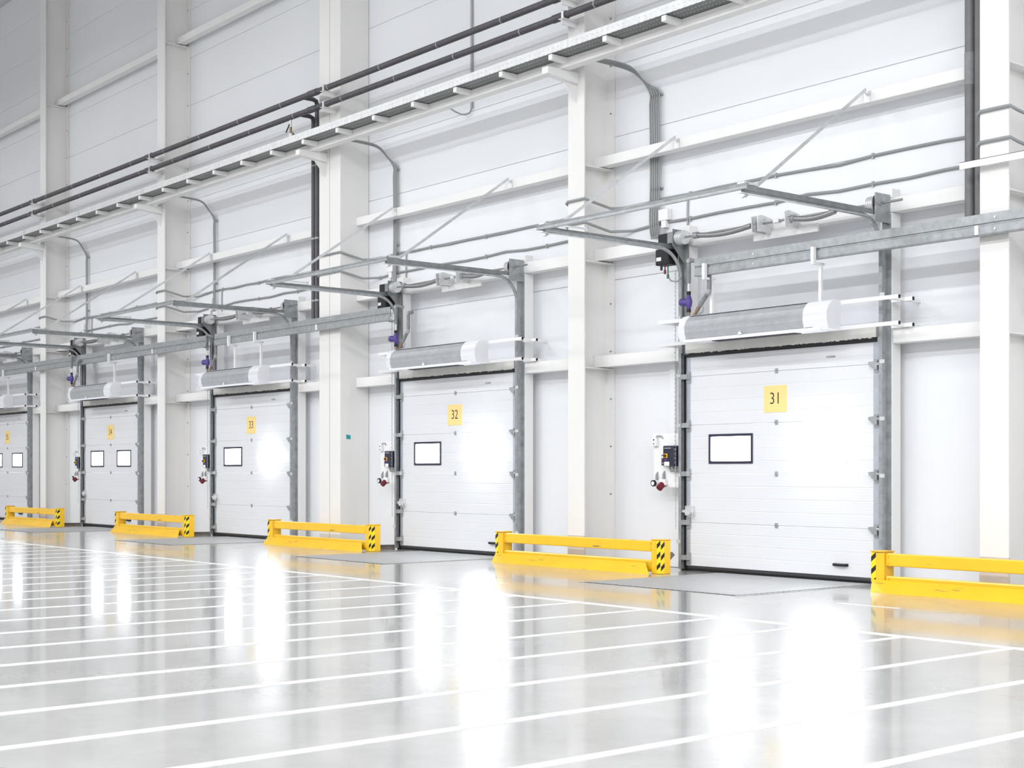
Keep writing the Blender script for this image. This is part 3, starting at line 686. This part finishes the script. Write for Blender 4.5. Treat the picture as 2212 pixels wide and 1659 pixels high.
vs = [(X(BX0 + 0.10), -0.905, 0), (X(BX1 - 0.06), -0.885, 0), (X(BX1 - 0.24), -0.765, 0.125), (X(BX0 + 0.02), -0.765, 0.118),
      (X(BX0 + 0.10), -0.895, 0), (X(BX1 - 0.07), -0.875, 0), (X(BX1 - 0.25), -0.757, 0.119), (X(BX0 + 0.02), -0.757, 0.112)]
m.add(vs, [(0, 1, 2, 3), (7, 6, 5, 4), (0, 4, 5, 1), (1, 5, 6, 2), (2, 6, 7, 3), (3, 7, 4, 0)])
m.build('wheel_guide', M['yellow'], t)
barrier = t

BAR_LAB = ['low yellow steel barrier cut off by the right edge of the photo', 'low yellow steel barrier left of the nearest door 31',
           'low yellow steel barrier left of the second door 32', 'low yellow steel barrier left of the middle door 33', 'small distant yellow steel barrier left of the fourth door 34']
bpy.context.view_layer.update()
for r in PROTO:
    lab = r['_l']; del r['_l']
    if r is barrier: lab = '%s'
    for k in range(1, 5):
        c = copy_tree(r, -BAY * k, BAR_LAB[k] if r is barrier else lab % DN[k])
        if r['category'] == 'pump' and k >= 3: c.location.y -= 0.095
    if r is barrier: r['label'] = BAR_LAB[0]

# ------------------------------------------------------------------ galvanised beams with heater hangers
GY = -0.42
def galv_beam(x0, x1, label):
    t = thing('galvanised_beam', (x0, GY, 3.46), label, 'beam', 'galvanised beams')
    prof = [(GY, 3.665), (GY, 3.575), (GY + 0.014, 3.568), (GY + 0.014, 3.556), (GY, 3.549), (GY, 3.475), (GY - 0.008, 3.46), (GY + 0.06, 3.46), (GY + 0.06, 3.465), (GY + 0.005, 3.468), (GY + 0.02, 3.56), (GY + 0.005, 3.66), (GY + 0.06, 3.66), (GY + 0.06, 3.665)]
    MB().prism(prof, 'x', x0, x1).build('section', M['galv'], t)
    for cx in COLX:
        if x0 < cx < x1:
            MB().box(cx - 0.06, cx + 0.06, GY + 0.06, -0.301, 3.47, 3.65).build('cleat', M['galvdark'], t)
            MB().box(cx + 0.06 - 0.15, cx + 0.02 - 0.15, GY - 0.012, GY - 0.001, 3.47, 3.56).build('joint_plate', M['white'], t)
    x = x0 + 0.9
    while x < x1:
        MB().cyl((x, GY, 3.62), (x, GY - 0.008, 3.62), 0.012, 8).cyl((x, GY, 3.51), (x, GY - 0.008, 3.51), 0.012, 8).build('bolt', M['galvlight'], t)
        x += 3.0
    return t
galv_beam(X(0.47), -4.6, 'galvanised beam in front of door 31 running to the right frame edge')
galv_beam(X(-11.30), X(-5.74), 'galvanised beam running from door 33 past the wide column to door 32')
galv_beam(-40.5, X(-11.62), 'galvanised beam running left from door 33 past doors 34 and 35')
for k, sides in ((0, (0.66, 2.23)), (2, (1.30, 2.22)), (3, (2.22,)), (4, (2.22,))):
    for i, dx in enumerate(sides):
        x = X(dx - BAY * k); d = DOORS[k]
        t = thing('heater_hanger', (x, GY, 3.0), 'white bent tube hanger at the %s end of the heater over the %s' % ('left' if len(sides) == 2 and i == 0 else 'right', DN[k]), 'hanger', 'heater hangers')
        MB().box(x - 0.02, x + 0.02, GY - 0.055, GY - 0.009, 3.43, 3.59).build('clamp', M['white'], t)
        MB().box(x - 0.018, x + 0.018, GY - 0.05, -0.285, 3.405, 3.43).build('arm', M['white'], t)
        MB().box(x - 0.018, x + 0.018, -0.345, -0.312, 3.012, 3.405).build('drop', M['white'], t)
t = thing('angle_rail', (-7.95, -0.4, 4.14), 'slim white angle rail crossing in front of the right-hand column', 'rail')
MB().box(-7.95, -5.6, -0.40, -0.396, 4.135, 4.205).box(-7.95, -5.6, -0.40, -0.36, 4.20, 4.205).build('rail', M['white'], t)
MB().box(-7.70, -7.57, -0.395, -0.301, 4.14, 4.19).build('cleat', M['white'], t)

# ------------------------------------------------------------------ tray beam, brackets, tray
t = thing('tray_support_beam', (-20, -0.54, 6.31), 'long white steel beam carrying the cable tray along the wall', 'beam')
MB().box(-42, 2, -0.61, -0.47, 6.31, 6.425).build('beam', M['steel2'], t, 0.006)
for k in range(-8, 27):
    x = -11.50 - 0.99 * k
    MB().box(x - 0.035, x + 0.035, -0.875, -0.612, 6.355, 6.42).build('arm', M['steel2'], t)
for i, cx in enumerate(COLX):
    yb = -0.301
    where = CN[i]
    cxx = cx + (0.0 if i != 2 else -0.02)
    t = thing('cantilever_bracket', (cxx, yb, 6.19), 'white cantilever bracket under the tray beam on the ' + where, 'bracket', 'tray brackets')
    MB().prism([(yb, 6.17), (-0.55, 6.19), (-0.83, 6.22), (-0.83, 6.308), (yb, 6.308)], 'x', cxx - 0.06, cxx + 0.06).build('arm', M['steel2'], t, 0.005)
    MB().prism([(yb, 5.93), (yb, 6.168), (-0.53, 6.188)], 'x', cxx - 0.006, cxx + 0.006).build('gusset', M['steel2'], t)
t = thing('cable_tray', (-20, -0.7, 6.425), 'perforated galvanised cable tray on the white support beam', 'cable tray')
MB().box(-42, 2, -0.88, -0.48, 6.426, 6.432).build('tray_floor', M['traybot'], t)
MB().box(-42, 2, -0.884, -0.88, 6.426, 6.535).build('side_wall', M['trayside'], t)
MB().box(-42, 2, -0.48, -0.476, 6.426, 6.535).build('side_wall', M['trayside'], t)
for k in range(-4, 11):
    x = -13.2 - 3.0 * k
    MB().box(x - 0.06, x + 0.06, -0.887, -0.8841, 6.43, 6.53).build('splice_plate', M['galvlight'], t)
m = MB()
for q in range(5):
    y = -0.82 + 0.07 * q
    m.tube([(-42 + 2 * i, y + 0.012 * math.sin(i * 1.7 + q), 6.452 + 0.006 * math.sin(i + q)) for i in range(22)], 0.02, 6)
tag(m.build('cables', M['cable'], t), kind='stuff')

# ------------------------------------------------------------------ pipes along the wall
for z, lab in ((7.275, 'upper dark lagged pipe running along the wall'), (7.02, 'lower dark lagged pipe running along the wall')):
    t = thing('heating_pipe', (-20, -0.5, z), lab, 'pipe', 'long heating pipes')
    MB().tube([(-42 + 2.2 * i, -0.5, z) for i in range(21)], 0.046, 14).build('pipe', M['pipe'], t)
    for k in range(29):
        x = -41 + 1.45 * k + (0.4 if z < 7.1 else 0)
        MB().cyl((x - 0.009, -0.5, z), (x + 0.009, -0.5, z), 0.0475, 14).build('band', M['cablel'], t)
    for k in range(5):
        x = COLX[k] - 0.05
        MB().cyl((x - 0.16, -0.5, z), (x + 0.10, -0.5, z), 0.054, 14).build('sleeve', M['pipe'], t)
    for i, cx in enumerate(COLX):
        where = CN[i]
        xx = cx + (0.02 if i != 2 else 0.30)
        t2 = thing('pipe_bracket', (xx, -0.3, z - 0.1), 'white bracket carrying the %s pipe on the %s' % ('upper' if z > 7.1 else 'lower', where), 'bracket', 'pipe brackets')
        MB().box(xx - 0.05, xx + 0.05, -0.58, -0.301, z - 0.062, z - 0.055).box(xx - 0.005, xx + 0.005, -0.57, -0.301, z - 0.13, z - 0.06).build('arm', M['steel2'], t2)
        MB().prism([(-0.555, z - 0.055), (-0.555, z + 0.04), (-0.54, z + 0.055), (-0.46, z + 0.055), (-0.445, z + 0.04), (-0.445, z - 0.055)], 'x', xx - 0.02, xx + 0.02).build('clamp', M['galvlight'], t2)
# risers
for i, x in enumerate((-8.015, -7.905)):
    t = thing('riser_pipe', (x, -0.12, 3.5), 'thick dark grey riser pipe, the %s of the pair beside the right-hand column' % ('left' if i == 0 else 'right'), 'pipe', 'riser pipes')
    zb = 3.58 + 0.0 * i
    MB().tube([(x, -0.12, 12.0), (x, -0.12, 8), (x, -0.12, 5), (x, -0.12, zb + 0.06), (x + 0.01, -0.14, zb + 0.02), (x + 0.03, -0.2, zb), (x + 0.04, -0.34, zb)], 0.049, 16).build('pipe', M['riser'], t)
    zz = 5.02 if i == 0 else 7.0
    MB().cyl((x, -0.12, zz), (x, -0.12, zz + 0.32), 0.052, 16).build('sleeve', M['pipe2'], t)
for i, x in enumerate((-20.165, -20.055)):
    t = thing('riser_pipe', (x, -0.2, 3.5), 'slim dark riser pipe, the %s of the pair beside the wide boxed column' % ('left' if i == 0 else 'right'), 'pipe', 'slim riser pipes')
    zt = 7.0 - 0.25 * (1 - i) + 0.2
    zt = 7.275 if i else 7.02
    MB().tube([(x, -0.454, zt), (x, -0.3, zt), (x, -0.235, zt - 0.02), (x, -0.22, zt - 0.08), (x, -0.22, 5), (x, -0.22, 3.62), (x, -0.24, 3.57), (x, -0.34, 3.56)], 0.036, 12).build('pipe', M['pipe'], t)
    for z in (6.2, 5.0, 3.98):
        MB().cyl((x, -0.22, z), (x, -0.22, z + 0.03), 0.04, 12).build('band', M['cablel'], t)
t = thing('drain_valve', (-20.42, -0.5, 6.97), 'small drain valve with white cap hanging under the lower pipe', 'valve')
MB().cyl((-20.42, -0.5, 6.975), (-20.42, -0.5, 6.86), 0.016, 8).build('stem', M['galvlight'], t)
MB().bar((-20.44, -0.51, 6.91), (-20.52, -0.53, 6.78), 0.01, 0.02).build('lever', M['blackbox'], t)
MB().tube([(-20.42, -0.5, 6.86), (-20.42, -0.5, 6.80), (-20.41, -0.5, 6.75)], 0.022, 10).tube([(-20.42, -0.5, 6.79), (-20.34, -0.49, 6.73)], 0.014, 8).build('body', M['brass'], t)
MB().cyl((-20.41, -0.5, 6.75), (-20.41, -0.5, 6.69), 0.035, 12).build('cap', M['white'], t)
MB().cyl((-20.41, -0.5, 6.69), (-20.41, -0.5, 6.66), 0.02, 12).build('nozzle', M['white'], t)
t = thing('conduit', (-16.5, 0.23, 6.4), 'thin grey conduit rising up the bare wall over door 32, looped at its foot', 'conduit')
MB().tube([(-16.5, 0.225, 12.6), (-16.5, 0.225, 9), (-16.5, 0.225, 6.52)], 0.019, 8).build('pipe', M['cablel'], t)
MB().tube([(-16.5, 0.22, 6.53), (-16.505, 0.215, 6.48), (-16.53, 0.205, 6.445), (-16.58, 0.18, 6.43), (-16.64, 0.14, 6.44), (-16.70, 0.08, 6.48), (-16.76, 0.0, 6.54), (-16.80, -0.08, 6.60)], 0.011, 8).build('loop', M['cable'], t)

# ------------------------------------------------------------------ cables
def drop(k, n, dxk, w):
    d = DOORS[k]; o = -BAY * k
    t = thing('cable_bundle', (X(dxk) + o, 0.2, 4.1), ('bundle of five grey cables' if n == 5 else 'slim grey cables') + ' dropping from the tray to the motor of %s' % DN[k], 'cables', 'cable drops')
    def smooth(P, m=4):
        out = []; P = [Vector(p) for p in P]; n_ = len(P)
        for i in range(n_ - 1):
            a, b, c, e = P[max(i - 1, 0)], P[i], P[i + 1], P[min(i + 2, n_ - 1)]
            for j in range(m):
                u = j / m
                out.append(0.5 * (2 * b + (c - a) * u + (2 * a - 5 * b + 4 * c - e) * u * u + (3 * b - a - 3 * c + e) * u ** 3))
        return out + [P[-1]]
    for i in range(n):
        f = (i - (n - 1) / 2) / max(n - 1, 1) * w
        g = (i - (n - 1) / 2) * 0.026
        P = [(X(dxk - 0.60) + o + g * 0.5, -0.40, 6.44), (X(dxk - 0.56) + o + g, -0.25, 6.42), (X(dxk - 0.42) + o + g, 0.12, 6.36), (X(dxk - 0.2) + o + g, 0.18, 6.16 - g), (X(dxk) + o + f, 0.192, 5.97), (X(dxk) + o + f, 0.192, 5.8), (X(dxk + 0.01) + o + f, 0.192, 5.3),
             (X(dxk + 0.01) + o + f, 0.192, 4.75), (X(dxk + 0.0) + o + f, 0.188, 4.35), (X(dxk + 0.04) + o + f * 0.8, 0.16, 4.15), (X(dxk + 0.25) + o + g, -0.02, 4.09), (X(-0.2) + o + g, -0.12, 4.085), (X(-0.13) + o + g * .5, -0.18, 4.06)]
        MB().tube(smooth(P), 0.0125 if n == 5 else 0.015, 6).build('cable', M['cable'], t)
    for z in (5.93, 5.3, 4.75):
        MB().box(X(dxk) + o - w / 2 - 0.02, X(dxk) + o + w / 2 + 0.03, 0.206, 0.249, z - 0.012, z + 0.012).build('cable_clip', M['galv'], t)
for k, n, dxk, w in ((0, 5, -0.79, 0.15), (1, 3, -0.50, 0.06), (2, 2, -0.47, 0.04), (3, 2, -0.43, 0.04)): drop(k, n, dxk, w)

for ci, (z0, zc, lab, r) in enumerate(((4.60, 4.68, 'upper grey cable running along the wall and round the columns', 0.017), (4.31, 4.38, 'lower grey cable running along the wall and round the columns', 0.017))):
    t = thing('wall_cable', (-20, 0.23, z0), lab, 'cable', 'long wall cables')
    pts = []; x = -41.0
    rnd = random.Random(ci + 3)
    while x < -5.5:
        c = [cx for cx in COLX if abs(x - cx) < 0.75]
        if c:
            cx = c[0]; hw = 0.155 if abs(cx + 19.635) > .01 else 0.31
            cxx = cx if hw < .2 else -19.545
            pts += [(cxx - hw - 0.35, 0.228, z0), (cxx - hw - 0.10, 0.08, z0 - 0.03), (cxx - hw - 0.035, -0.2, zc - 0.06), (cxx - hw - 0.02, -0.31, zc - 0.02), (cxx - hw + 0.02, -0.322, zc), (cxx + hw - 0.02, -0.322, zc), (cxx + hw + 0.022, -0.31, zc), (cxx + hw + 0.04, -0.2, zc - 0.03), (cxx + hw + 0.12, 0.05, zc - 0.1), (cxx + hw + 0.35, 0.228, z0 - 0.03)]
            x = cx + hw + 0.9
            continue
        pts.append((x, 0.232, z0 + rnd.uniform(-0.018, 0.018)))
        x += 0.45
    MB().tube(pts, r, 6).build('cable', M['cable'], t)
    m = MB()
    for p in pts[::3]:
        if p[1] > 0.22: m.box(p[0] - 0.012, p[0] + 0.012, 0.222, 0.2495, p[2] - 0.03, p[2] + 0.03)
    tag(m.build('clips', M['cablel'], t), kind='stuff')
